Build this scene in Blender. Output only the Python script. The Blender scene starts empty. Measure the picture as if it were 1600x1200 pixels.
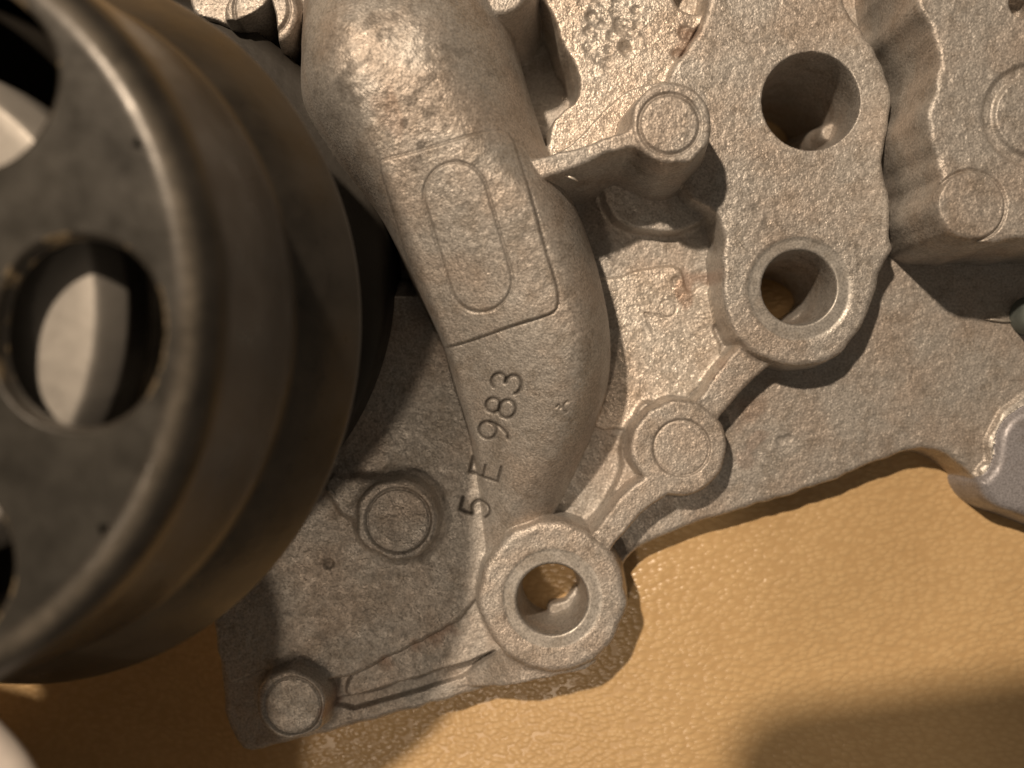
import bpy, bmesh, math, random
import numpy as np
from mathutils import Vector, Matrix

random.seed(7)
rng = np.random.default_rng(11)
S = bpy.context.scene
COL = S.collection
CAM_H = 16.0            # camera height above the flange face; 1 unit is about 1 cm

# ------------------------------------------------------------------ camera
cd = bpy.data.cameras.new('camera')
cd.sensor_width = 36.0
cd.lens = 36.0
cd.clip_start = 0.1
cd.clip_end = 500
cd.dof.use_dof = True
cd.dof.focus_distance = CAM_H - 1.2
cd.dof.aperture_fstop = 0.12
cam = bpy.data.objects.new('camera', cd)
cam.location = (0, 0, CAM_H)
COL.objects.link(cam)
S.camera = cam

# ------------------------------------------------------------------ world and lamps
w = bpy.data.worlds.new('World')
S.world = w
w.use_nodes = True
bg = w.node_tree.nodes['Background']
bg.inputs[0].default_value = (1.0, 0.80, 0.60, 1)
bg.inputs[1].default_value = 0.095
S.view_settings.view_transform = 'Standard'
S.view_settings.look = 'None'
S.view_settings.exposure = 0
S.view_settings.gamma = 1

def lamp(name, kind, tan, height, aim, power, radius, color):
    ld = bpy.data.lights.new(name, kind)
    ld.energy = power
    ld.color = color
    ld.shadow_soft_size = radius
    o = bpy.data.objects.new(name, ld)
    o.location = (aim[0] - tan[0] * height, aim[1] - tan[1] * height, height)
    d = Vector((aim[0], aim[1], 0)) - o.location
    o.rotation_euler = d.to_track_quat('-Z', 'Y').to_euler()
    COL.objects.link(o)
    return o
WARM = (1.0, 0.77, 0.55)
lamp('ceiling_lamp', 'POINT', (0.36, -0.50), 90, (0, 0), 350000, 1.7, WARM)
lb = lamp('desk_lamp', 'SPOT', (0.27, 0.28), 70, (0.5, -5.2), 30000, 2.2, WARM)
lb.data.spot_size = math.radians(13.4)
lb.data.spot_blend = 0.55

# ------------------------------------------------------------------ materials
def new_mat(name):
    m = bpy.data.materials.new(name)
    m.use_nodes = True
    nt = m.node_tree
    return m, nt, nt.nodes['Principled BSDF'], nt.nodes, nt.links

def ramp(N, L, src, stops):
    r = N.new('ShaderNodeValToRGB')
    e = r.color_ramp.elements
    e[0].position, e[0].color = stops[0][0], (*stops[0][1], 1)
    e[1].position, e[1].color = stops[-1][0], (*stops[-1][1], 1)
    for p, c in stops[1:-1]:
        k = e.new(p); k.color = (*c, 1)
    L.new(src, r.inputs[0])
    return r.outputs[0]

def mixc(N, L, fac, a, b, mode='MIX'):
    m = N.new('ShaderNodeMix')
    m.data_type = 'RGBA'; m.blend_type = mode
    for sock, v in ((m.inputs[0], fac), (m.inputs[6], a), (m.inputs[7], b)):
        if hasattr(v, 'is_output'):
            L.new(v, sock)
        elif isinstance(v, (int, float)):
            sock.default_value = v
        else:
            sock.default_value = (*v, 1)
    return m.outputs[2]

def noise(N, L, co, scale, detail=4, rough=0.55, dist=0.0):
    n = N.new('ShaderNodeTexNoise')
    n.inputs['Scale'].default_value = scale
    n.inputs['Detail'].default_value = detail
    n.inputs['Roughness'].default_value = rough
    n.inputs['Distortion'].default_value = dist
    L.new(co, n.inputs['Vector'])
    return n.outputs['Fac']

def cast_metal(name, base, metallic, rough, grain, tint=0.5):
    m, nt, b, N, L = new_mat(name)
    co = N.new('ShaderNodeTexCoord').outputs['Object']
    fine = noise(N, L, co, 30, 2, 0.6)
    mid = noise(N, L, co, 7, 4, 0.65)
    big = noise(N, L, co, 0.9, 3, 0.6)
    blot = noise(N, L, co, 2.6, 5, 0.7)
    c1 = tuple(x * 0.74 for x in base)
    c2 = tuple(min(1, x * 1.2) for x in base)
    col = ramp(N, L, fine, [(0.36, c1), (0.5, base), (0.66, c2)])
    warm = ramp(N, L, big, [(0.42, (1, 1, 1)), (0.62, (1.0, 0.86, 0.76))])
    col = mixc(N, L, tint, col, warm, 'MULTIPLY')
    dk = ramp(N, L, blot, [(0.36, (0.55, 0.5, 0.44)), (0.5, (1, 1, 1))])
    col = mixc(N, L, 0.45, col, dk, 'MULTIPLY')
    at = N.new('ShaderNodeAttribute'); at.attribute_name = 'dirt'
    col = mixc(N, L, at.outputs['Fac'], col, (0.028, 0.022, 0.017))
    st = N.new('ShaderNodeAttribute'); st.attribute_name = 'rust'
    col = mixc(N, L, st.outputs['Fac'], col, (0.30, 0.13, 0.06))
    L.new(col, b.inputs['Base Color'])
    mm = N.new('ShaderNodeMath'); mm.operation = 'MULTIPLY_ADD'
    L.new(at.outputs['Fac'], mm.inputs[0]); mm.inputs[1].default_value = -metallic; mm.inputs[2].default_value = metallic
    L.new(mm.outputs[0], b.inputs['Metallic'])
    rr = ramp(N, L, mid, [(0.3, (rough - .1,) * 3), (0.7, (rough + .12,) * 3)])
    L.new(rr, b.inputs['Roughness'])
    # grain: sharp little crystals of the blasted casting
    vo = N.new('ShaderNodeTexVoronoi'); vo.inputs['Scale'].default_value = 30
    L.new(co, vo.inputs['Vector'])
    add = N.new('ShaderNodeMath'); add.operation = 'MULTIPLY_ADD'
    L.new(vo.outputs['Distance'], add.inputs[0]); add.inputs[1].default_value = 0.55
    L.new(fine, add.inputs[2])
    bp = N.new('ShaderNodeBump')
    bp.inputs['Strength'].default_value = grain
    bp.inputs['Distance'].default_value = 0.03
    L.new(add.outputs[0], bp.inputs['Height'])
    v2 = N.new('ShaderNodeTexVoronoi'); v2.inputs['Scale'].default_value = 34     # every little crystal leans its own way
    L.new(co, v2.inputs['Vector'])
    ce = N.new('ShaderNodeVectorMath'); ce.operation = 'MULTIPLY_ADD'
    L.new(v2.outputs['Color'], ce.inputs[0]); ce.inputs[1].default_value = (grain * .62,) * 3; ce.inputs[2].default_value = (-grain * .31,) * 3
    ge = N.new('ShaderNodeNewGeometry')
    ad = N.new('ShaderNodeVectorMath'); ad.operation = 'ADD'
    L.new(ce.outputs[0], ad.inputs[0]); L.new(ge.outputs['Normal'], ad.inputs[1])
    no = N.new('ShaderNodeVectorMath'); no.operation = 'NORMALIZE'
    L.new(ad.outputs[0], no.inputs[0]); L.new(no.outputs[0], bp.inputs['Normal'])
    L.new(bp.outputs[0], b.inputs['Normal'])
    return m

M_CAST = cast_metal('cast_aluminium', (0.53, 0.515, 0.495), 0.50, 0.50, 0.27)
M_PALE = cast_metal('pale_cast_face', (0.68, 0.65, 0.61), 0.5, 0.42, 0.32)
M_MACH = cast_metal('machined_face', (0.52, 0.515, 0.50), 0.6, 0.46, 0.07, 0.2)
M_SOFT = cast_metal('smooth_lug_metal', (0.40, 0.40, 0.44), 0.25, 0.45, 0.06, 0.0)

def simple(name, col, metallic=0, rough=0.5, bump=0.0, bscale=12, var=0.25):
    m, nt, b, N, L = new_mat(name)
    co = N.new('ShaderNodeTexCoord').outputs['Object']
    n = noise(N, L, co, bscale * 0.25, 5, 0.6)
    c = ramp(N, L, n, [(0.3, tuple(x * (1 - var) for x in col)), (0.7, tuple(min(1, x * (1 + var)) for x in col))])
    L.new(c, b.inputs['Base Color'])
    b.inputs['Metallic'].default_value = metallic
    r = ramp(N, L, noise(N, L, co, bscale * .5, 4), [(0.3, (rough - .06,) * 3), (0.7, (rough + .08,) * 3)])
    L.new(r, b.inputs['Roughness'])
    if bump:
        bp = N.new('ShaderNodeBump'); bp.inputs['Strength'].default_value = bump
        bp.inputs['Distance'].default_value = 0.03
        L.new(noise(N, L, co, bscale, 3), bp.inputs['Height'])
        L.new(bp.outputs[0], b.inputs['Normal'])
    return m
M_PAINT = simple('black_pulley_paint', (0.042, 0.040, 0.035), 0.0, 0.35, 0.14, 6, 0.4)
M_RIM = simple('worn_highlit_paint', (0.036, 0.033, 0.029), 0.0, 0.32, 0.14, 6, 0.4)
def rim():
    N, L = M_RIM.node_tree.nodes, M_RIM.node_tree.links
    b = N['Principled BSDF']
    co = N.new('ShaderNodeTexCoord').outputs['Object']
    at = N.new('ShaderNodeAttribute'); at.attribute_name = 'wear_highlight'
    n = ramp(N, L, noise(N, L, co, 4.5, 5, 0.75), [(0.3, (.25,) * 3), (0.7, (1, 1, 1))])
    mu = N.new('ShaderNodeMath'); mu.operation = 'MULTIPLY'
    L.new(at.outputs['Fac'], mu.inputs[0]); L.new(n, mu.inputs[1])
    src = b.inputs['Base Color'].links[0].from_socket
    L.new(mixc(N, L, mu.outputs[0], src, (0.20, 0.18, 0.15)), b.inputs['Base Color'])  # lighter band: rubbed paint plus the edge highlight painted into the colour
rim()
M_EDGE = simple('worn_hole_edge', (0.05, 0.045, 0.038), 0.0, 0.4, 0.2, 9)
def worn():
    N, L = M_EDGE.node_tree.nodes, M_EDGE.node_tree.links
    co = N.new('ShaderNodeTexCoord').outputs['Object']
    m = ramp(N, L, noise(N, L, co, 1.3, 5, 0.7), [(0.54, (0, 0, 0)), (0.60, (1, 1, 1))])
    b = N['Principled BSDF']
    src = b.inputs['Base Color'].links[0].from_socket
    L.new(mixc(N, L, m, src, (0.62, 0.50, 0.33)), b.inputs['Base Color'])
    L.new(m, b.inputs['Metallic'])
worn()
M_HUB = simple('turned_hub_metal', (0.46, 0.445, 0.42), 0.35, 0.45, 0.08, 10, 0.06)
M_DARK = simple('dark_metal', (0.035, 0.032, 0.028), 0.2, 0.5, 0.2, 6)
M_PLUG = simple('teal_rubber', (0.15, 0.18, 0.175), 0.0, 0.6)
M_PHONE = simple('black_phone_glass', (0.02, 0.02, 0.022), 0.0, 0.3)
M_PAPER = simple('pale_grey_plastic', (0.62, 0.58, 0.55), 0.0, 0.45, 0.15, 7, 0.12)
M_BURR = simple('bright_burr', (0.8, 0.76, 0.7), 0.6, 0.35)

def leather():
    m, nt, b, N, L = new_mat('tan_leather')
    co = N.new('ShaderNodeTexCoord').outputs['Object']
    mp = N.new('ShaderNodeMapping'); mp.vector_type = 'POINT'
    mp.inputs['Rotation'].default_value = (0, 0, math.radians(52))
    mp.inputs['Scale'].default_value = (0.72, 1.15, 1)
    L.new(co, mp.inputs['Vector'])
    # wobble the cells
    nz = N.new('ShaderNodeTexNoise'); nz.inputs['Scale'].default_value = 5; nz.inputs['Detail'].default_value = 2
    L.new(mp.outputs[0], nz.inputs['Vector'])
    wob = N.new('ShaderNodeVectorMath'); wob.operation = 'MULTIPLY_ADD'
    L.new(nz.outputs['Color'], wob.inputs[0]); wob.inputs[1].default_value = (0.07,) * 3
    L.new(mp.outputs[0], wob.inputs[2])
    v = N.new('ShaderNodeTexVoronoi'); v.feature = 'SMOOTH_F1'
    v.inputs['Scale'].default_value = 10.8; v.inputs['Smoothness'].default_value = 0.25
    L.new(wob.outputs[0], v.inputs['Vector'])
    dome = ramp(N, L, v.outputs['Distance'], [(0.0, (1, 1, 1)), (0.28, (0.86,) * 3), (0.5, (0.4,) * 3), (0.72, (0, 0, 0))])
    inv = N.new('ShaderNodeMath'); inv.operation = 'MULTIPLY'
    L.new(dome, inv.inputs[0]); inv.inputs[1].default_value = 1.0
    fold = noise(N, L, mp.outputs[0], 2.2, 3, 0.6)
    a2 = N.new('ShaderNodeMath'); a2.operation = 'MULTIPLY_ADD'
    L.new(fold, a2.inputs[0]); a2.inputs[1].default_value = 0.3; L.new(inv.outputs[0], a2.inputs[2])
    bp = N.new('ShaderNodeBump'); bp.inputs['Strength'].default_value = 0.29; bp.inputs['Distance'].default_value = 0.045
    L.new(a2.outputs[0], bp.inputs['Height']); L.new(bp.outputs[0], b.inputs['Normal'])
    big = noise(N, L, co, 0.5, 4, 0.6)
    c = ramp(N, L, big, [(0.3, (0.70, 0.50, 0.265)), (0.7, (0.79, 0.575, 0.31))])
    c = mixc(N, L, 0.35, c, ramp(N, L, v.outputs['Distance'], [(0.1, (1, 1, 1)), (0.8, (0.66, 0.56, 0.45))]), 'MULTIPLY')
    L.new(c, b.inputs['Base Color'])
    b.inputs['Roughness'].default_value = 0.29
    b.inputs['Specular IOR Level'].default_value = 0.55
    return m
M_LEATHER = leather()

# ------------------------------------------------------------------ helpers
def P(px, py, z=0.0):
    """ray of the photograph through pixel (px,py) met at height z"""
    k = (CAM_H - z) / CAM_H
    return ((px - 800) / 100 * k, (600 - py) / 100 * k)
def PP(pts, z=0.0):
    return np.array([P(x, y, z) for x, y in pts], float)

def link(name, mesh, mat=None, parent=None):
    o = bpy.data.objects.new(name, mesh)
    if mat:
        mesh.materials.append(mat)
    COL.objects.link(o)
    if parent:
        o.parent = parent
    return o
def empty(name, loc=(0, 0, 0)):
    o = bpy.data.objects.new(name, None)
    o.location = loc
    COL.objects.link(o)
    return o
def bm_obj(name, bm, mat, parent=None, smooth=True):
    me = bpy.data.meshes.new(name)
    bmesh.ops.recalc_face_normals(bm, faces=bm.faces)
    bm.to_mesh(me); bm.free()
    if smooth:
        me.polygons.foreach_set('use_smooth', [True] * len(me.polygons))
    return link(name, me, mat, parent)

def chaikin(pts, n=2, closed=True):
    p = np.asarray(pts, float)
    for _ in range(n):
        q = np.roll(p, -1, 0)
        p = np.stack([p * .75 + q * .25, p * .25 + q * .75], 1).reshape(-1, 2)
    return p

# ------------------------------------------------------------------ the casting as one relief
RES = 0.0165
X0, X1, Y0, Y1 = -6.3, 8.9, -6.4, 6.9
nx, ny = int((X1 - X0) / RES), int((Y1 - Y0) / RES)
gx = np.linspace(X0, X1, nx, dtype=np.float32)
gy = np.linspace(Y0, Y1, ny, dtype=np.float32)
GX, GY = np.meshgrid(gx, gy)
FLOOR = -2.7
Z = np.full((ny, nx), FLOOR, np.float32)
LAB = np.zeros((ny, nx), np.int16)
DIRT = np.zeros((ny, nx), np.float32)
RUST = np.zeros((ny, nx), np.float32)
PARTS = [('housing', M_CAST, None)]           # label 0

def new_part(name, mat=M_CAST, label=None):
    PARTS.append((name, mat, label))
    return len(PARTS) - 1

def window(lo, hi, m):
    i0 = max(0, int((lo[0] - m - X0) / (X1 - X0) * (nx - 1))); i1 = min(nx, int((hi[0] + m - X0) / (X1 - X0) * (nx - 1)) + 2)
    j0 = max(0, int((lo[1] - m - Y0) / (Y1 - Y0) * (ny - 1))); j1 = min(ny, int((hi[1] + m - Y0) / (Y1 - Y0) * (ny - 1)) + 2)
    return slice(j0, max(j0 + 1, j1)), slice(i0, max(i0 + 1, i1))

def sd_poly(pts, x, y):
    d2 = np.full(x.shape, 1e9, np.float32)
    ins = np.zeros(x.shape, bool)
    n = len(pts)
    for i in range(n):
        ax, ay = pts[i]; bx, by = pts[(i + 1) % n]
        ex, ey = bx - ax, by - ay
        L2 = ex * ex + ey * ey
        if L2 < 1e-12:
            continue
        t = np.clip(((x - ax) * ex + (y - ay) * ey) / L2, 0, 1)
        d2 = np.minimum(d2, (x - ax - t * ex) ** 2 + (y - ay - t * ey) ** 2)
        c = ((ay > y) != (by > y))
        if abs(ey) > 1e-12:
            ins ^= c & (x < ex * (y - ay) / ey + ax)
    d = np.sqrt(d2)
    return np.where(ins, -d, d)
def sd_line(pts, x, y, r):
    """open polyline; r a number or one radius per point"""
    if np.isscalar(r):
        r = [r] * len(pts)
    best = np.full(x.shape, 1e9, np.float32)
    for i in range(len(pts) - 1):
        ax, ay = pts[i]; bx, by = pts[i + 1]
        ex, ey = bx - ax, by - ay
        t = np.clip(((x - ax) * ex + (y - ay) * ey) / (ex * ex + ey * ey + 1e-12), 0, 1)
        best = np.minimum(best, np.hypot(x - ax - t * ex, y - ay - t * ey) - (r[i] + t * (r[i + 1] - r[i])))
    return best
def smin(a, b, k):
    h = np.clip(0.5 + 0.5 * (b - a) / k, 0, 1)
    return b * (1 - h) + a * h - k * h * (1 - h)

def poly(pts, z, sm=2):
    p = chaikin(PP(pts, z), sm)
    return (lambda x, y: sd_poly(p, x, y)), p.min(0), p.max(0)
def circ(px, py, rpx, z):
    c = P(px, py, z); r = rpx / 100 * (CAM_H - z) / CAM_H
    return (lambda x, y: np.hypot(x - c[0], y - c[1]) - r), np.array(c) - r, np.array(c) + r
def line(pts, rpx, z):
    p = PP(pts, z); k = (CAM_H - z) / CAM_H / 100
    r = rpx * k if np.isscalar(rpx) else [q * k for q in rpx]
    m = np.max(r)
    return (lambda x, y: sd_line(p, x, y, r)), p.min(0) - m, p.max(0) + m
def union(k, *shapes):
    def f(x, y):
        d = shapes[0][0](x, y)
        for s in shapes[1:]:
            d = smin(d, s[0](x, y), k)
        return d
    return f, np.min([s[1] for s in shapes], 0), np.max([s[2] for s in shapes], 0)

def raise_(shape, top, label, b=0.06, f=0.08, slope=9.0, margin=0.7, wob=0.012):
    """stand a die-cast lump on the relief: rounded top edge, drafted wall, fillet at its foot"""
    f_sd, lo, hi = shape
    J, I = window(lo, hi, margin)
    x, y, z = GX[J, I], GY[J, I], Z[J, I]
    d = -f_sd(x, y) + WOB[J, I] * wob
    t = top(x, y) if callable(top) else top
    prof = t - b + np.sqrt(np.maximum(0, b * b - (b - np.clip(d, 0, b)) ** 2))
    s = np.maximum(0, -d)
    wall = np.where(d >= 0, prof, t - b - slope * s)
    fil = z + f - np.sqrt(np.maximum(0, f * f - (f - np.minimum(s, f)) ** 2))
    tall = np.clip((t - z) / (2.5 * f + 1e-6), 0, 1) if f > 0 else 0
    zz = np.maximum(wall, z + (fil - z) * tall * (s > 0))
    zz = np.maximum(zz, z)
    if label is not None:
        LAB[J, I] = np.where(wall > z + 1e-4, label, LAB[J, I])
    Z[J, I] = zz
def sink(shape, floor, label=None, b=0.04, f=0.05, slope=9.0, margin=0.5):
    f_sd, lo, hi = shape
    J, I = window(lo, hi, margin)
    x, y, z = GX[J, I], GY[J, I], Z[J, I]
    d = -f_sd(x, y)
    s = np.maximum(0, -d)
    lip = z - (b - np.sqrt(np.maximum(0, b * b - (b - np.minimum(s, b)) ** 2)))
    ins = np.maximum(floor, z - b - slope * np.maximum(d, 0))
    ins = np.minimum(ins, z)
    Z[J, I] = np.where(d > 0, ins, np.minimum(lip, z))
    if label is not None:
        LAB[J, I] = np.where(d > 0.0, label, LAB[J, I])
def step(shape, dz, wdt=0.03, label=None, margin=0.2):
    """shallow embossed step that follows the surface below"""
    f_sd, lo, hi = shape
    J, I = window(lo, hi, margin)
    d = -f_sd(GX[J, I], GY[J, I])
    t = np.clip(d / wdt + 0.5, 0, 1)
    Z[J, I] += dz * t * t * (3 - 2 * t)
    if label is not None:
        LAB[J, I] = np.where(d > 0, label, LAB[J, I])
def groove(shape, depth, wdt, label=None, dirt=0.6, ring=True, margin=0.2):
    f_sd, lo, hi = shape
    J, I = window(lo, hi, margin)
    d = f_sd(GX[J, I], GY[J, I])
    if ring:
        d = np.abs(d)
    t = np.clip(1.25 - np.maximum(d, 0) / wdt, 0, 1)
    t = t * t * (3 - 2 * t)
    Z[J, I] -= depth * t
    DIRT[J, I] = np.maximum(DIRT[J, I], dirt * t)
    if label is not None:
        LAB[J, I] = np.where(d < wdt, label, LAB[J, I])

def blur_noise(sig, seed):
    r = np.random.default_rng(seed).standard_normal((ny, nx)).astype(np.float32)
    fy = np.fft.fftfreq(ny)[:, None]; fx = np.fft.rfftfreq(nx)[None]
    g = np.exp(-2 * (math.pi * sig) ** 2 * (fx * fx + fy * fy))
    o = np.fft.irfft2(np.fft.rfft2(r) * g, (ny, nx)).astype(np.float32)
    return o / o.std()
WOB = blur_noise(5.0, 3) + 0.7 * blur_noise(14.0, 4)
GRAIN = blur_noise(1.7, 5)
LUMP = blur_noise(7.0, 6)

# --- base flange (whole outline of the casting)
base = poly([(150, -300), (150, 650), (300, 850), (322, 900), (350, 1090), (352, 1120), (372, 1170), (400, 1176), (440, 1164), (500, 1147),
             (575, 1129), (687, 1099), (762, 1076), (826, 1050), (850, 1050), (894, 1036), (940, 1000), (964, 960), (968, 905), (982, 868),
             (1002, 855), (1075, 821), (1187, 787), (1300, 754), (1337, 737), (1412, 706), (1450, 701), (1490, 716), (1525, 750), (1545, 782),
             (1600, 806), (1800, 880), (1800, -300)], 0.0, 1)
raise_(base, 0.0, 0, b=0.10, f=0, wob=0.010)
# flange drops away on the dark left side
pass

# --- lower left plate with its step
L_PLATE = new_part('lower_plate')
raise_(poly([(336, 1000), (350, 1070), (380, 1062), (440, 1036), (470, 1046), (522, 1064), (560, 1050), (650, 1006), (722, 968), (760, 900), (800, 800), (860, 760),
             (840, 600), (760, 480), (640, 420), (500, 480), (300, 700), (310, 850)], 0.22, 2), 0.22, L_PLATE, b=0.07, f=0.06)
# low ridge between the plate and the flange groove
L_RIDGE = new_part('rib')
raise_(poly([(536, 1080), (560, 1040), (620, 1000), (700, 950), (735, 900), (840, 930), (820, 1020), (775, 1016), (735, 1036), (652, 1062), (556, 1094)], 0.12, 1), 0.12, L_RIDGE, b=0.06, f=0.04)
groove(line([(528, 1096), (552, 1097), (655, 1067), (735, 1042), (772, 1020)], [2, 7, 8, 7, 2], 0.0), 0.10, 0.05, dirt=0.10, ring=False)
raise_(line([(880, 990), (800, 1040), (720, 1076)], [60, 26, 8], 0.3), lambda x, y: 0.52 - 0.50 * np.clip((P(815, 0, .3)[0] - x) / 0.85, 0, 1), L_RIDGE, b=0.05, f=0.05)

# --- pale pads
L_PAD = new_part('pad', M_PALE, 'pale pitted pad beside the domed channel')
raise_(poly([(845, -200), (846, 0), (867, 37), (876, 71), (897, 105), (906, 131), (901, 157), (882, 174), (850, 196), (840, 250), (905, 290), (1010, 250),
             (1050, 140), (1036, 128), (1050, 108), (1086, 52), (1112, 0), (1130, -200)], 0.55, 1), 0.55, L_PAD, b=0.05, f=0.06)
sink(circ(1086, -14, 34, 0.55), 0.1, b=0.08)
L_PAD2 = new_part('pad', M_PALE, 'pale pad between the channel and the large ring boss')
raise_(poly([(900, 430), (960, 436), (1017, 416), (1062, 414), (1069, 434), (1078, 460), (1098, 442), (1112, 440), (1112, 500), (1130, 550), (1114, 582), (1084, 612), (1050, 640), (960, 680),
             (900, 640)], 0.06, 1), 0.08, L_PAD2, b=0.05, f=0.03)
# pits
for _ in range(46):
    a = rng.uniform(0, 6.28); r = 62 * math.sqrt(rng.uniform(0, 1))
    px, py = 950 + r * math.cos(a), 42 + r * math.sin(a) * 0.95
    groove(circ(px, py, rng.uniform(0.3, 4), 0.55), rng.uniform(.006, .03), 0.07, dirt=rng.uniform(0.0, .22), ring=False)
for px, py, r in ((1067, 60, 7), (1078, 63, 5), (1056, 94, 5), (1060, 437, 4), (1228, 690, 3), (1240, 686, 2), (512, 882, 4)):
    groove(circ(px, py, r, 0.3), 0.025, 0.05, dirt=0.18, ring=False)
# pocket to the right of the dome
sink(poly([(770, -40), (830, -60), (846, 0), (868, 37), (876, 71), (898, 105), (905, 131), (900, 157), (880, 174), (862, 192), (855, 240), (800, 250), (780, 100)], 0.4, 1), -0.7, b=0.05)

# --- mounting plate with the large through hole and the ring boss, ribs and round boss
L_MOUNT = new_part('mounting_plate')
L_RING = new_part('boss', M_CAST, 'large boss with a machined ring round its hole at the plate end')
L_BOSS2 = new_part('boss', M_CAST, 'round boss with a raised centre disc on the rib')
L_BOSS3 = new_part('boss', M_CAST, 'bright boss with a through hole at the lower edge')
L_RIB1 = new_part('rib'); L_RIB2 = new_part('rib')
zm = 0.75
plate = poly([(1112, -250), (1112, 0), (1088, 52), (1068, 85), (1050, 112), (1040, 140), (1060, 300), (1120, 330), (1129, 362), (1131, 430), (1140, 470), (1200, 520), (1300, 520), (1362, 470),
              (1378, 420), (1396, 392), (1392, 370), (1394, 320), (1381, 270), (1385, 225), (1396, 169), (1391, 115), (1362, 67), (1334, 28), (1312, 0), (1300, -250)], zm, 2)
ring = circ(1246, 454, 118, zm)
raise_(line([(1215, 520), (1160, 574), (1106, 640)], [34, 26, 22], 0.56), 0.56, L_RIB1, b=0.07, f=0.10)
raise_(line([(1040, 745), (985, 790), (935, 850), (905, 880)], [25, 21, 21, 26], 0.62), 0.62, L_RIB2, b=0.07, f=0.10)
raise_(union(0.12, plate, ring), zm, L_MOUNT, b=0.09, f=0.10, wob=0.012)
f_sd, lo, hi = circ(1248, 455, 106, zm)
J, I = window(lo, hi, 0.1)
LAB[J, I] = np.where((f_sd(GX[J, I], GY[J, I]) < 0.05) & (LAB[J, I] == L_MOUNT) & (GY[J, I] < P(0, 350, zm)[1]), L_RING, LAB[J, I])
raise_(circ(1062, 700, 75, 0.62), 0.62, L_BOSS2, b=0.08, f=0.12)
L_DISC = new_part('boss_disc', M_CAST); PARENT = {L_DISC: L_BOSS2}
step(circ(1065, 700, 44, 0.62), -0.022, 0.025, L_DISC)
groove(circ(1065, 700, 44, 0.62), 0.018, 0.022, dirt=0.22)
# low shelf between the slot beside the channel and the round boss
raise_(poly([(1010, 620), (990, 645), (972, 690), (975, 726), (962, 756), (942, 792), (915, 818), (890, 850), (930, 870), (1000, 800), (1060, 700), (1040, 640)], 0.2, 1), 0.2, new_part('shelf'), b=0.08, f=0.10)
# boss with the through hole at the lower edge
raise_(union(0.2, circ(862, 926, 112, 0.66), circ(866, 940, 110, 0.66)), 0.66, L_BOSS3, b=0.12, f=0.11, wob=0.008)
L_FACE3 = new_part('machined_ring', M_MACH); PARENT[L_FACE3] = L_BOSS3
step(circ(863, 937, 78, 0.7), -0.014, 0.07, L_FACE3)
sink(circ(863, 937, 55, 0.66), FLOOR, L_BOSS3, b=0.05, slope=14)
# ring boss face and hole, plate hole
L_FACE1 = new_part('machined_ring', M_MACH); PARENT[L_FACE1] = L_RING
step(circ(1249, 452, 81, zm), -0.022, 0.09, L_FACE1)
sink(circ(1249, 449, 58, zm), FLOOR, L_RING, b=0.04, slope=16)
sink(circ(1267, 158, 76, zm), FLOOR, L_MOUNT, b=0.03, slope=20)

# bits of flash and ledge left inside the bores
raise_(line([(1232, 508), (1258, 496), (1270, 478), (1274, 458)], [7, 10, 9, 6], -0.45), -0.45, new_part('bore_flash', M_CAST, 'small pale ledge inside the ring boss bore'), b=0.05, f=0.03)
raise_(line([(1300, 206), (1326, 196)], [15, 18], -0.3), -0.3, new_part('bore_flash', M_CAST, 'small pale lump inside the large plate hole'), b=0.06, f=0.03)
raise_(line([(868, 952), (892, 946), (906, 922)], [9, 12, 9], -0.4), -0.42, new_part('bore_flash', M_CAST, 'small pale ledge inside the lower edge bore'), b=0.05, f=0.03)

# --- lower plate bosses
for (px, py, ro, ri, zt, txt) in ((620, 812, 64, 50, 0.66, 'round boss near the pulley on the lower plate'), (455, 1102, 55, 44, 0.62, 'corner boss half in the pulley shadow')):
    lb_ = new_part('boss', M_CAST, txt); ld_ = new_part('boss_disc'); PARENT[ld_] = lb_
    if px == 620:
        raise_(line([(600, 795), (556, 778), (524, 762)], [50, 34, 20], 0.45), 0.48, L_PLATE, b=0.10, f=0.12)
    raise_(circ(px, py, ro, zt), zt, lb_, b=0.07, f=0.20)
    step(circ(px + 2, py + 1, ri, zt), -0.03, 0.03, ld_)
    groove(circ(px + 2, py + 1, ri, zt), 0.02, 0.025, dirt=0.2)

sink(poly([(300, 40), (470, 40), (480, 170), (560, 260), (640, 360), (680, 440), (640, 470), (560, 440), (440, 380), (300, 300)], 0.0, 1), -0.5, b=0.05, slope=1.4)

# --- the domed channel that runs from the top to the lower plate
L_TUN = new_part('channel')
rows = np.array([   # photo y, left edge, right foot, height at left, height at crown, left rounding, right rounding
    (-140, 480, 760, .5, .5, .45, .5), (-60, 464, 780, 1.3, 1.3, .42, .5), (0, 452, 796, 1.92, 1.94, .40, .48), (80, 445, 816, 2.33, 2.36, .38, .48), (160, 449, 838, 2.42, 2.47, .36, .46),
    (240, 500, 864, 2.30, 2.40, .30, .42), (340, 584, 910, 2.10, 2.30, .17, .32), (440, 636, 940, 1.80, 2.12, .12, .28), (540, 688, 954, 1.42, 1.92, .08, .28), (600, 706, 950, 1.12, 1.70, .08, .30),
    (680, 732, 926, .72, 1.32, .08, .36), (760, 748, 890, .42, .88, .10, .46), (820, 756, 858, .26, .50, .2, .6), (880, 764, 830, .1, .15, .4, .6)], float)
yy = np.array([P(0, r[0], min(1.0, r[4] * .5))[1] for r in rows])[::-1]
xl = np.array([P(r[1], 0, r[3] * .7)[0] for r in rows])[::-1]
xr = np.array([P(r[2], 0, 0.25)[0] for r in rows])[::-1]
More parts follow.
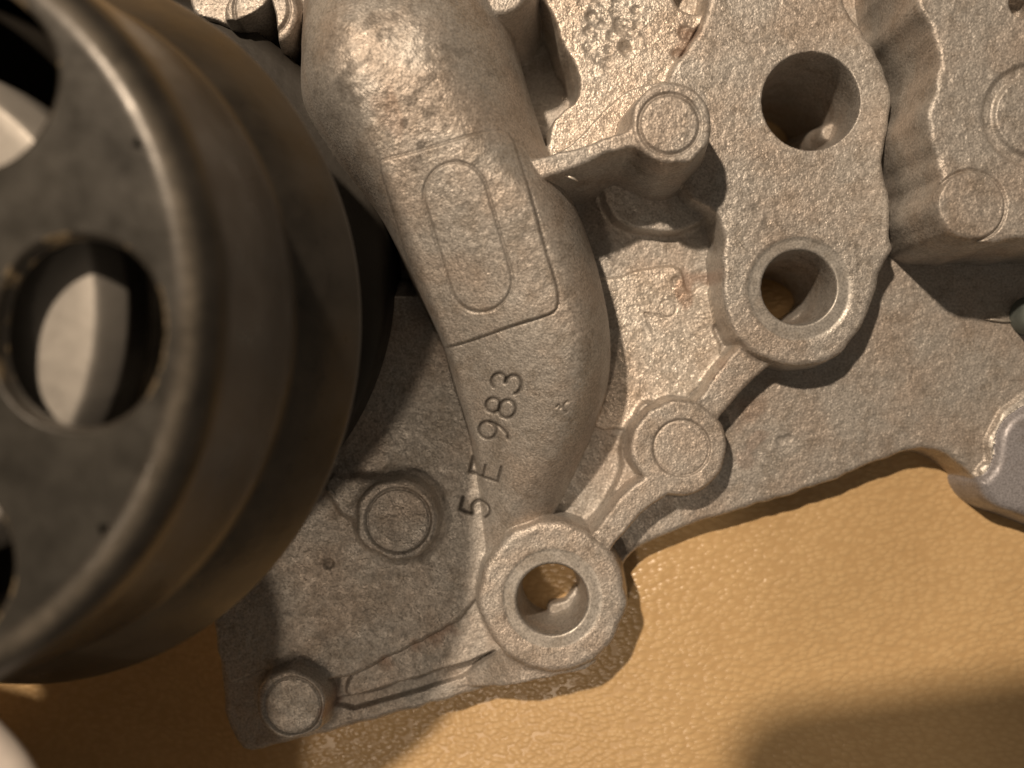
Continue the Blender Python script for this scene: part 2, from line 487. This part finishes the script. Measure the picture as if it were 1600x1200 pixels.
def cubic(v, xs, ys):
    # smooth (Catmull-Rom) interpolation along the channel
    i = np.clip(np.searchsorted(xs, v) - 1, 0, len(xs) - 2)
    m = np.gradient(ys, xs)
    h = xs[i + 1] - xs[i]; t = np.clip((v - xs[i]) / h, 0, 1)
    return ((2*t**3 - 3*t*t + 1) * ys[i] + (t**3 - 2*t*t + t) * h * m[i] + (-2*t**3 + 3*t*t) * ys[i+1] + (t**3 - t*t) * h * m[i+1])
cl, cr = cubic(gy, yy, xl), cubic(gy, yy, xr)
zl, zr, wl, wr = (cubic(gy, yy, rows[::-1, k])[:, None] for k in (3, 4, 5, 6))
valid = (gy >= yy[0]) & (gy <= yy[-1] + 3)
U = (GX - cl[:, None]) / (cr - cl)[:, None]
uc = np.clip(U, 0, 1)
t = np.clip(uc / (1 - wr), 0, 1)
plate_ = zl + (zr - zl) * np.sin(t * math.pi / 2) ** 1.15
prof = np.sqrt(np.maximum(0, 1 - (1 - np.clip(uc / wl, 0, 1)) ** 2.4)) * (np.maximum(0, 1 - (1 - np.clip((1 - uc) / wr, 0, 1)) ** 2.15)) ** 0.52
TZ = np.where(valid[:, None] & (U > 0) & (U < 1), plate_ * prof, -9)
kk = (0.14 + 0.25 * np.clip((-0.35 - GY) / 1.5, 0, 1)).astype(np.float32)
hh = np.clip(0.5 + 0.5 * (TZ - Z) / kk, 0, 1)
NEW = np.where(TZ > -1, Z * (1 - hh) + TZ * hh + kk * hh * (1 - hh), Z)
NEW = np.maximum(NEW, Z)
inside = (TZ > Z + 0.05)
LAB = np.where(inside, L_TUN, LAB).astype(np.int16)
Z = np.where(U == U, NEW, Z).astype(np.float32)
# foot seam between the right flank and the valley
# raised panel and its oval on the channel
L_PANEL = new_part('raised_panel'); PARENT[L_PANEL] = L_TUN
L_OVAL = new_part('oval_emblem'); PARENT[L_OVAL] = L_TUN
panel = poly([(598, 268), (606, 262), (632, 257), (700, 240), (780, 214), (798, 214), (816, 274), (835, 337), (850, 394), (866, 440), (872, 470), (868, 488), (850, 496), (800, 510), (744, 529),
              (700, 541), (684, 540), (664, 500), (641, 431), (625, 367), (610, 311)], 1.8, 1)
step(panel, 0.045, 0.03, L_PANEL)
groove(panel, 0.020, 0.022, dirt=0.30)
oval = line([(715, 316), (752, 440)], 48, 1.8)
step(oval, 0.012, 0.03, L_OVAL)
groove(oval, 0.026, 0.024, dirt=0.26)

# --- stamped characters 5 E 983, read upward
def arc(cx, cy, rx, ry, a0, a1, n=16):
    return [(cx + rx * math.cos(math.radians(a0 + (a1 - a0) * i / n)), cy + ry * math.sin(math.radians(a0 + (a1 - a0) * i / n))) for i in range(n + 1)]
GLY = {   # unit cell: x 0..0.62 along the line of writing, y 0..1 up
    '3': [arc(.30, .74, .26, .25, 150, -80), arc(.30, .27, .31, .27, 90, -150)],
    '8': [arc(.31, .75, .24, .24, 0, 360, 24), arc(.31, .27, .30, .27, 0, 360, 24)],
    '9': [arc(.31, .70, .29, .29, 0, 360, 24), [(.60, .70), (.59, .48), (.50, .22), (.36, .03), (.22, -.01)]],
    'E': [[(.56, 1), (.04, 1), (.04, 0), (.56, 0)], [(.04, .52), (.44, .52)]],
    '5': [[(.52, 1), (.10, 1), (.05, .56)], [(.05, .56)] + arc(.29, .32, .29, .31, 120, -140, 20)],
}
D = Vector((49, -195)).normalized()            # writing direction in the photograph
UP = Vector((D.y, -D.x))                       # top of the letters faces left
for ch, (cx, cy), zc in (('5', (743, 793), .3), ('E', (758, 733), .55), ('9', (771, 674), .9), ('8', (782, 636), 1.15), ('3', (791, 598), 1.35)):
    lab = new_part('stamped_letter' if ch == 'E' else 'stamped_numeral', M_CAST, 'stamped character %s' % ch)
    PARENT[lab] = L_TUN
    hgt = 47.0
    for st in GLY[ch]:
        pts = [(cx + D.x * (u - .31) * hgt + UP.x * (v - .5) * hgt, cy + D.y * (u - .31) * hgt + UP.y * (v - .5) * hgt) for u, v in st]
        groove(line(pts, 0.2, zc), 0.042, 0.025, lab, dirt=0.82, ring=False)
# faint worn squiggle on the flank, faint circle and arrow on the pad
groove(line([(866, 634), (870, 630), (872, 636)], .2, .8), 0.03, 0.014, dirt=.5, ring=False)
groove(line(arc(882, 634, 5, 8, 80, 290, 8), .2, .8), 0.03, 0.014, dirt=.5, ring=False)
groove(circ(1044, 482, 13, .1), 0.02, 0.014, dirt=.15)
groove(line([(1008, 489), (1030, 492), (1046, 499)], .2, .1), 0.025, 0.012, dirt=.3, ring=False)
groove(line([(1008, 489), (1013, 505), (1020, 520)], .2, .1), 0.025, 0.012, dirt=.3, ring=False)

# --- tall pin with its arm and shoulder
L_SHO = new_part('pin_shoulder'); L_WEB = new_part('web', M_PALE); L_ARM = new_part('rib'); L_PIN = new_part('pin', M_CAST, 'tall round pin joined to the channel by a thin arm')
raise_(poly([(936, 270), (940, 300), (956, 345), (990, 360), (1060, 362), (1104, 350), (1112, 300), (1100, 200), (930, 200)], 0.3, 2), 0.3, L_SHO, b=0.06, f=0.10)
raise_(poly([(860, 244), (905, 218), (930, 186), (952, 161), (982, 142), (1010, 132), (1050, 126), (1070, 190), (980, 240), (900, 262)], 1.0, 1), 1.0, L_WEB, b=0.05, f=0.05)
raise_(union(0.16, line([(800, 272), (865, 258), (930, 237), (1000, 212), (1040, 197)], [18, 16, 13, 14, 30], 1.95), circ(1049, 192, 64, 2.0)), 1.97, L_ARM, b=0.06, f=0.05)
raise_(circ(1049, 192, 64, 2.0), 2.0, L_PIN, b=0.07, f=0.0)
L_PD = new_part('pin_disc'); PARENT[L_PD] = L_PIN
groove(circ(1046, 194, 47, 2.0), 0.035, 0.03, L_PD, dirt=0.22)
step(circ(1046, 194, 47, 2.0), 0.012, 0.02, L_PD)

# --- top left bosses
L_TL = new_part('boss', M_CAST, 'round boss at the top between pulley and dome')
raise_(poly([(300, -160), (290, 10), (330, 46), (352, 40), (380, 10), (420, -60), (420, -160)], 1.0, 1), 1.0, new_part('rib'), b=0.06, f=0.05)
raise_(circ(409, 16, 57, 1.25), 1.25, L_TL, b=0.08, f=0.06)
L_TLD = new_part('boss_disc'); PARENT[L_TLD] = L_TL
step(circ(409, 14, 42, 1.25), 0.03, 0.04, L_TLD)
groove(circ(409, 14, 43, 1.25), 0.03, 0.03, dirt=0.25)
raise_(circ(772, -34, 62, 1.3), 1.3, new_part('boss', M_CAST, 'boss cut by the top edge beside the dome'), b=0.08, f=0.06)
# dark well between the pulley, that boss and the dome
sink(poly([(300, 60), (360, 66), (400, 84), (440, 66), (460, 40), (470, 170), (440, 240), (300, 240)], -0.1, 1), FLOOR, b=0.03)

# --- tall block at the right with its bosses
L_BLK = new_part('side_block')
zb = 2.0
raise_(poly([(1425, -250), (1428, 0), (1441, 26), (1456, 54), (1464, 81), (1463, 105), (1461, 137), (1449, 170), (1445, 190), (1449, 214), (1457, 236), (1464, 258), (1470, 285), (1461, 306), (1459, 328), (1468, 350),
             (1482, 364), (1500, 374), (1526, 380), (1562, 380), (1610, 374), (1900, 378), (1900, -250)], zb, 1), zb, L_BLK, b=0.10, f=0.10, wob=0.012, slope=22)
lb_ = new_part('boss', M_CAST, 'small round boss at the corner of the side block'); 
step(circ(1516, 322, 53, zb), 0.03, 0.04, lb_)
groove(circ(1516, 322, 55, zb), 0.035, 0.03, dirt=0.15)
lb_ = new_part('boss', M_CAST, 'boss with a ring groove at the right edge')
step(circ(1616, 180, 80, zb), -0.05, 0.08, None)
step(circ(1616, 180, 62, zb), 0.06, 0.07, lb_)
step(circ(1600, 4, 20, zb), -0.4, 0.08)
# --- smooth lug at the right edge, bright worn corner on the flange beside it
L_LUG = new_part('lug', M_SOFT, 'smooth blue-grey lug at the right edge')
raise_(poly([(1528, 752), (1548, 742), (1560, 720), (1562, 690), (1570, 664), (1590, 644), (1640, 620), (1900, 600), (1900, 900), (1700, 850), (1600, 806), (1564, 796), (1542, 780)], 0.25, 2), 0.20, L_LUG, b=0.16, f=0.14, wob=0)
L_WORN = new_part('worn_edge', M_MACH)
f_sd, lo, hi = line([(1540, 735), (1556, 728), (1553, 690), (1572, 650), (1606, 624)], [9, 10, 11, 9, 8], 0.0)
J, I = window(lo, hi, 0.3)
d = f_sd(GX[J, I], GY[J, I])
Z[J, I] += 0.05 * np.clip(1 - d / 0.06, 0, 1) * (LAB[J, I] != L_LUG)
LAB[J, I] = np.where((d < 0.0) & (LAB[J, I] == 0), L_WORN, LAB[J, I])

# --- rust stains with their own shape
for pts, r in (([(1078, 438), (1068, 456)], 9), ([(1085, 430), (1108, 428)], 9), ([(1128, 566), (1112, 590)], 7), ([(720, 972), (690, 992), (650, 1012)], 9), ([(600, 1035), (560, 1056)], 6),
               ([(522, 1085), (512, 1105)], 8), ([(1072, 62), (1060, 90)], 6), ([(1190, 640), (1170, 660)], 14), ([(1195, 680), (1178, 708)], 10), ([(640, 250), (636, 200)], 12)):
    f_sd, lo, hi = line(pts, r, 0.3)
    J, I = window(lo, hi, 0.5)
    d = f_sd(GX[J, I], GY[J, I]) + 0.07 * WOB[J, I]
    RUST[J, I] = np.maximum(RUST[J, I], np.clip(0.5 - d / 0.12, 0, 1) * (0.34 if r < 10 else 0.18))

# speckled dark dirt near the top of the dome and a few smudges
SPK = blur_noise(2.6, 21) + 0.6 * blur_noise(9, 22)
for px, py, r, amt in ((590, 170, 120, .45), (640, 235, 80, .6), (700, 120, 110, .45), (640, 100, 120, .4), (720, 300, 60, .4), (1200, 340, 70, .3), (640, 880, 120, .25), (480, 1000, 90, .22), (1180, 670, 60, .3)):
    c = P(px, py, 1.2)
    m = np.clip(1 - np.hypot(GX - c[0], GY - c[1]) / (r / 100), 0, 1)
    DIRT = np.maximum(DIRT, np.clip((SPK - 0.55) * 0.9, 0, 1) * np.clip(m * 1.6, 0, 1) * amt).astype(np.float32)

# casting skin
SKIN = np.where((LAB == L_FACE1) | (LAB == L_FACE3) | (LAB == L_LUG), 0.15, 1.0)
deep = Z > -0.6
Z += np.where(deep, (GRAIN * 0.0020 + LUMP * 0.0012) * SKIN, 0).astype(np.float32)

# --- mesh: one object per labelled part, normals shared over the seams
gyv, gxv = np.gradient(Z, gy, gx)
NRM = np.stack([-gxv, -gyv, np.ones_like(Z)], -1)
NRM /= np.linalg.norm(NRM, axis=-1, keepdims=True)
qz = np.maximum.reduce([Z[:-1, :-1], Z[1:, :-1], Z[:-1, 1:], Z[1:, 1:]])
keep = qz > -2.55
keep &= ~((GX[:-1, :-1] < P(260, 0)[0]) & (GY[:-1, :-1] > P(0, 780)[1]))
# nearest-corner majority is not needed: the first corner names the face
FL = LAB[:-1, :-1]
idx = np.arange(ny * nx, dtype=np.int64).reshape(ny, nx)
V = np.stack([GX, GY, Z], -1).reshape(-1, 3)
NF = NRM.reshape(-1, 3)

pump = empty('engine_casting', (0, 0, 0))
pump['label'] = 'grey die-cast metal engine casting with a black pulley, lying on tan leather'
pump['category'] = 'engine part'
objs = {}
for lab, (name, mat, txt) in enumerate(PARTS):
    sel = keep & (FL == lab)
    jj, ii = np.nonzero(sel)
    if len(jj) < 8:
        continue
    quads = np.stack([idx[jj, ii], idx[jj, ii + 1], idx[jj + 1, ii + 1], idx[jj + 1, ii]], -1)
    uq, inv = np.unique(quads, return_inverse=True)
    inv = inv.reshape(-1)
    me = bpy.data.meshes.new(name)
    me.vertices.add(len(uq)); me.vertices.foreach_set('co', V[uq].astype(np.float32).ravel())
    n = len(jj)
    me.loops.add(4 * n); me.loops.foreach_set('vertex_index', inv.astype(np.int32))
    me.polygons.add(n)
    me.polygons.foreach_set('loop_start', np.arange(0, 4 * n, 4, dtype=np.int32))
    me.polygons.foreach_set('loop_total', np.full(n, 4, np.int32))
    me.polygons.foreach_set('use_smooth', np.ones(n, bool))
    for an, arr in (('dirt', DIRT), ('rust', RUST)):
        a = me.attributes.new(an, 'FLOAT', 'POINT')
        a.data.foreach_set('value', arr.reshape(-1)[uq].astype(np.float32))
    me.update(calc_edges=True)
    me.normals_split_custom_set_from_vertices(NF[uq].astype(np.float32))
    o = link(name, me, mat, pump)
    if txt:
        o['label'] = txt
    objs[lab] = o
for c, p in PARENT.items():
    if c in objs and p in objs:
        objs[c].parent = objs[p]

# ------------------------------------------------------------------ pulley
AX = Vector((-6.30, 0.74, 2.95))
TILT = math.radians(-8.0)
PM = Matrix.Translation(AX) @ Matrix.Rotation(TILT, 4, 'Y')
def lathe(profile, n=256, close=False):
    p = [np.array(q) for q in profile]
    for _ in range(2):
        p = [p[0]] + [v for a, b in zip(p[:-1], p[1:]) for v in (a * .75 + b * .25, a * .25 + b * .75)] + [p[-1]]
    profile = p
    bm = bmesh.new()
    rings = []
    for r, z in profile:
        rings.append([bm.verts.new(PM @ Vector((r * math.cos(2 * math.pi * k / n), r * math.sin(2 * math.pi * k / n), z))) for k in range(n)])
    for a, b in zip(rings[:-1], rings[1:]):
        for k in range(n):
            bm.faces.new((a[k], a[(k + 1) % n], b[(k + 1) % n], b[k]))
    return bm
ZF = 3.1
R_FACE = 3.64
rim_prof = [(R_FACE, ZF)] + [(R_FACE + 0.38 * math.sin(t), ZF - 0.42 + 0.42 * math.cos(t)) for t in np.linspace(0.10, math.pi / 2, 16)] + \
           [(4.02, 2.0), (4.01, 1.4), (4.02, 1.12), (4.06, 1.0), (4.13, 0.90), (4.28, 0.66), (4.42, 0.38), (4.50, 0.20), (4.54, 0.10), (4.53, 0.03), (4.46, 0.0), (3.95, 0.0), (3.7, 0.9), (3.5, 2.4), (3.3, 2.9)]
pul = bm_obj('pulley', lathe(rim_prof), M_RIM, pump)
wa = pul.data.attributes.new('wear_highlight', 'FLOAT', 'POINT')  # strength of the rubbed paint and painted highlight along the face edge
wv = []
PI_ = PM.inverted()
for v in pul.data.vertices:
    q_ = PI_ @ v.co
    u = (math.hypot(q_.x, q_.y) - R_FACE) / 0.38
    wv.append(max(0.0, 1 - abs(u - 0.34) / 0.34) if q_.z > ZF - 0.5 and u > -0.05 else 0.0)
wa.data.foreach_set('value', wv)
pul['label'] = 'black painted pulley with large oval holes standing over the casting'
# face with its ring of holes
HOLES = 6
HR, HA, HB = 2.69, 0.90, 0.95      # radius of the hole circle, half sizes (radial, tangential)
HPH = math.radians(-5.5)
RIN = 1.45
bm = bmesh.new()
hole_pts = []
half = math.pi / HOLES
for h in range(HOLES):
    a = HPH + 2 * h * half
    ca, sa = math.cos(a), math.sin(a)
    inner, outer = [], []
    for k in range(96):
        t = 2 * math.pi * k / 96
        du, dv = math.cos(t), math.sin(t)
        u0 = HA * math.copysign(abs(du) ** 0.92, du); v0 = HB * math.copysign(abs(dv) ** 0.92, dv)
        lo_t, hi_t = 1.0, 8.0            # walk out along the ray to the border of this wedge
        for _ in range(40):
            mt = (lo_t + hi_t) / 2
            x, y = HR + u0 * mt, v0 * mt
            r = math.hypot(x, y)
            if RIN < r < R_FACE and abs(math.atan2(y, x)) < half:
                lo_t = mt
            else:
                hi_t = mt
        inner.append(((HR + u0) * ca - v0 * sa, (HR + u0) * sa + v0 * ca))
        x, y = HR + u0 * lo_t, v0 * lo_t
        outer.append((x * ca - y * sa, x * sa + y * ca))
    vi = [bm.verts.new((*p, ZF)) for p in inner]; vo_ = [bm.verts.new((*p, ZF)) for p in outer]
    for k in range(96):
        bm.faces.new((vi[k], vi[(k + 1) % 96], vo_[(k + 1) % 96], vo_[k]))
    hole_pts.append(inner)
vc = [bm.verts.new(((RIN + .08) * math.cos(math.pi * k / 24), (RIN + .08) * math.sin(math.pi * k / 24), ZF - 0.002)) for k in range(48)]
bm.faces.new(vc)
bm.transform(PM)
face = bm_obj('pulley_face', bm, M_PAINT, pul, smooth=False)
for pts in hole_pts:      # thickness of the sheet at each hole: rounded painted lip, bare cut edge
    c = np.mean(pts, 0)
    bm = bmesh.new(); rings = []
    for off, dz in ((0.0, 0.0), (-0.035, -0.012), (-0.055, -0.05), (-0.055, -0.22)):
        ring_ = []
        for x, y in pts:
            d_ = np.array((x, y)) - c; l = np.linalg.norm(d_)
            p = c + d_ * (l + off) / l
            ring_.append(bm.verts.new(PM @ Vector((p[0], p[1], ZF + dz))))
        rings.append(ring_)
    for a, b in zip(rings[:-1], rings[1:]):
        for k in range(96):
            bm.faces.new((a[k], a[(k + 1) % 96], b[(k + 1) % 96], b[k]))
    bm_obj('hole_edge', bm, M_EDGE, pul)
# hub, seen through the holes, and the dark bearing body behind it
hub = bm_obj('hub', lathe([(0.0, 2.55), (2.50, 2.55), (2.54, 2.54), (2.58, 2.50), (2.70, 2.28), (2.73, 2.2), (2.73, 1.6), (1.8, 1.5)], 128), M_HUB, pul)
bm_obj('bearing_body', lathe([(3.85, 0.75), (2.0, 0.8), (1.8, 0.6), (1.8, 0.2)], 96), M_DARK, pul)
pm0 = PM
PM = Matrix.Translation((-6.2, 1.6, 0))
body = bm_obj('gap_shade_filler', lathe([(1.5, 4.0), (1.7, 2.2), (2.6, 1.4), (3.9, 0.95), (4.3, 0.85), (4.4, 0.7), (4.42, -0.9)], 128), M_DARK, pump)  # added dark drum standing in for the shade between pulley and dome
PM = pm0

# ------------------------------------------------------------------ small loose bits on the casting
def tube(name, pts, r, mat, parent):
    bm = bmesh.new(); rings = []
    for i, p in enumerate(pts):
        p = Vector(p); t = (Vector(pts[min(i + 1, len(pts) - 1)]) - Vector(pts[max(i - 1, 0)])).normalized()
        a = t.orthogonal().normalized(); b = t.cross(a)
        rr = r * (0.35 if i in (0, len(pts) - 1) else 1)
        rings.append([bm.verts.new(p + a * rr * math.cos(k * math.pi / 4) + b * rr * math.sin(k * math.pi / 4)) for k in range(8)])
    for a, b in zip(rings[:-1], rings[1:]):
        for k in range(8):
            bm.faces.new((a[k], a[(k + 1) % 8], b[(k + 1) % 8], b[k]))
    bm.faces.new(rings[0]); bm.faces.new(rings[-1])
    return bm_obj(name, bm, mat, parent)
def at(px, py, z):
    return (*P(px, py, z), z)
tube('burr', [at(876, 274, 1.75), at(886, 275, 1.82), at(896, 279, 1.84), at(903, 283, 1.8)], 0.018, M_BURR, pump)
tube('burr', [at(1540, 499, 0.02), at(1552, 499, 0.05), at(1566, 501, 0.05), at(1584, 503, 0.03)], 0.022, M_BURR, pump)
tube('burr', [at(506, 763, 0.5), at(516, 768, 0.5), at(527, 776, 0.46)], 0.03, M_CAST, pump)
# teal plug under the block at the right edge
bm = bmesh.new()
c = P(1621, 492, 0.35)
rings = []
for r, z in ((0.26, -0.05), (0.27, 0.35), (0.24, 0.44), (0.15, 0.48), (0.02, 0.48)):
    rings.append([bm.verts.new((c[0] + r * math.cos(k * math.pi / 16), c[1] + 1.15 * r * math.sin(k * math.pi / 16), z)) for k in range(32)])
for a, b in zip(rings[:-1], rings[1:]):
    for k in range(32):
        bm.faces.new((a[k], a[(k + 1) % 32], b[(k + 1) % 32], b[k]))
bm.faces.new(rings[-1])
bm_obj('plug', bm, M_PLUG, pump)

# ------------------------------------------------------------------ leather under everything
def leather_z(x, y):
    z = np.full(x.shape, -0.78)
    # the cushion swells where the casting does not press it down
    px = (x - 0.9) * 0.95 + (y + 4.6) * -0.2
    z += 0.52 / (1 + np.exp(-px * 1.3)) * 1 / (1 + np.exp((y + 2.6) * 1.8))
    z -= 1.7 / (1 + np.exp(-(y - 1.6 - 0.35 * (x - 4)) * 3.0))      # and sags under the tall end
    z -= 0.9 / (1 + np.exp((x + 5.0) * 2.2))                              # and under the heavy pulley
    z += 0.02 * np.sin(x * 0.9 + y * 0.5) + 0.015 * np.sin(x * 2.1 - y * 1.3)
    return z
lx = np.linspace(-26, 26, 261); ly = np.linspace(-24, 24, 241)
LX, LY = np.meshgrid(lx, ly)
LZ = leather_z(LX, LY)
lv = np.stack([LX, LY, LZ], -1).reshape(-1, 3)
li = np.arange(len(lv)).reshape(LX.shape)
lf = np.stack([li[:-1, :-1], li[:-1, 1:], li[1:, 1:], li[1:, :-1]], -1).reshape(-1, 4)
me = bpy.data.meshes.new('leather_surface')
me.from_pydata(lv.tolist(), [], lf.tolist())
me.polygons.foreach_set('use_smooth', [True] * len(me.polygons))
lo_ = link('leather_surface', me, M_LEATHER)
lo_['kind'] = 'structure'
lo_['label'] = 'tan grained leather surface under the casting'

# ------------------------------------------------------------------ pale object at the lower left corner; unseen spread shaped to shade the leather
def slab(name, outline, z0, z1, r, mat, parent=None, lean=(0, 0)):
    bm = bmesh.new(); rings = []
    c = np.mean(outline, 0)
    nrm = []
    n = len(outline)
    for i in range(n):
        t = outline[(i + 1) % n] - outline[i - 1]; t = t / np.linalg.norm(t)
        nrm.append(np.array((t[1], -t[0])))
    for off, z in [(0, z0), (0, z1 - r)] + [(-r * (1 - math.cos(a)), z1 - r + r * math.sin(a)) for a in np.linspace(0.3, math.pi / 2, 6)]:
        rings.append([bm.verts.new((*(p + q_ * off + (np.array(lean) if (off == 0 and z == z0) else 0)), z)) for p, q_ in zip(outline, nrm)])
    for a, b in zip(rings[:-1], rings[1:]):
        for k in range(n):
            bm.faces.new((a[k], a[(k + 1) % n], b[(k + 1) % n], b[k]))
    bm.faces.new(rings[-1]); bm.faces.new(list(reversed(rings[0])))
    return bm_obj(name, bm, mat, parent)
zp = 5.5
o = slab('plastic_block', chaikin(PP([(-1300, 2600), (20, 2600), (112, 1450), (82, 1300), (48, 1216), (24, 1178), (-8, 1142), (-50, 1104), (-250, 1035), (-465, 970), (-633, 844), (-1300, 700)], zp), 2), -0.8, zp, 0.2, M_PAPER, lean=(-3.4, -2.2))
o['label'] = 'pale grey rounded block just showing in the lower left corner'
o['category'] = 'block'

# ------------------------------------------------------------------ the phone that takes the picture; its shadow falls on the leather
rr = 0.9; hw, hl = 3.6, 6.6
pts = []
for sx, sy, a0 in ((1, 1, 0), (-1, 1, 90), (-1, -1, 180), (1, -1, 270)):
    for k in range(9):
        a = math.radians(a0 + k * 90 / 8)
        pts.append((sx * (hw - rr) + rr * math.cos(a), sy * (hl - rr) + rr * math.sin(a)))
ph = slab('phone', np.array(pts), 0, 0.8, 0.12, M_PHONE)
ph.location = (1.2, -2.0, CAM_H + 0.4)
ph.rotation_euler = (0, 0, math.radians(8))
ph['label'] = 'black phone held flat above the casting, casting the rounded shadow on the leather'
ph['category'] = 'phone'
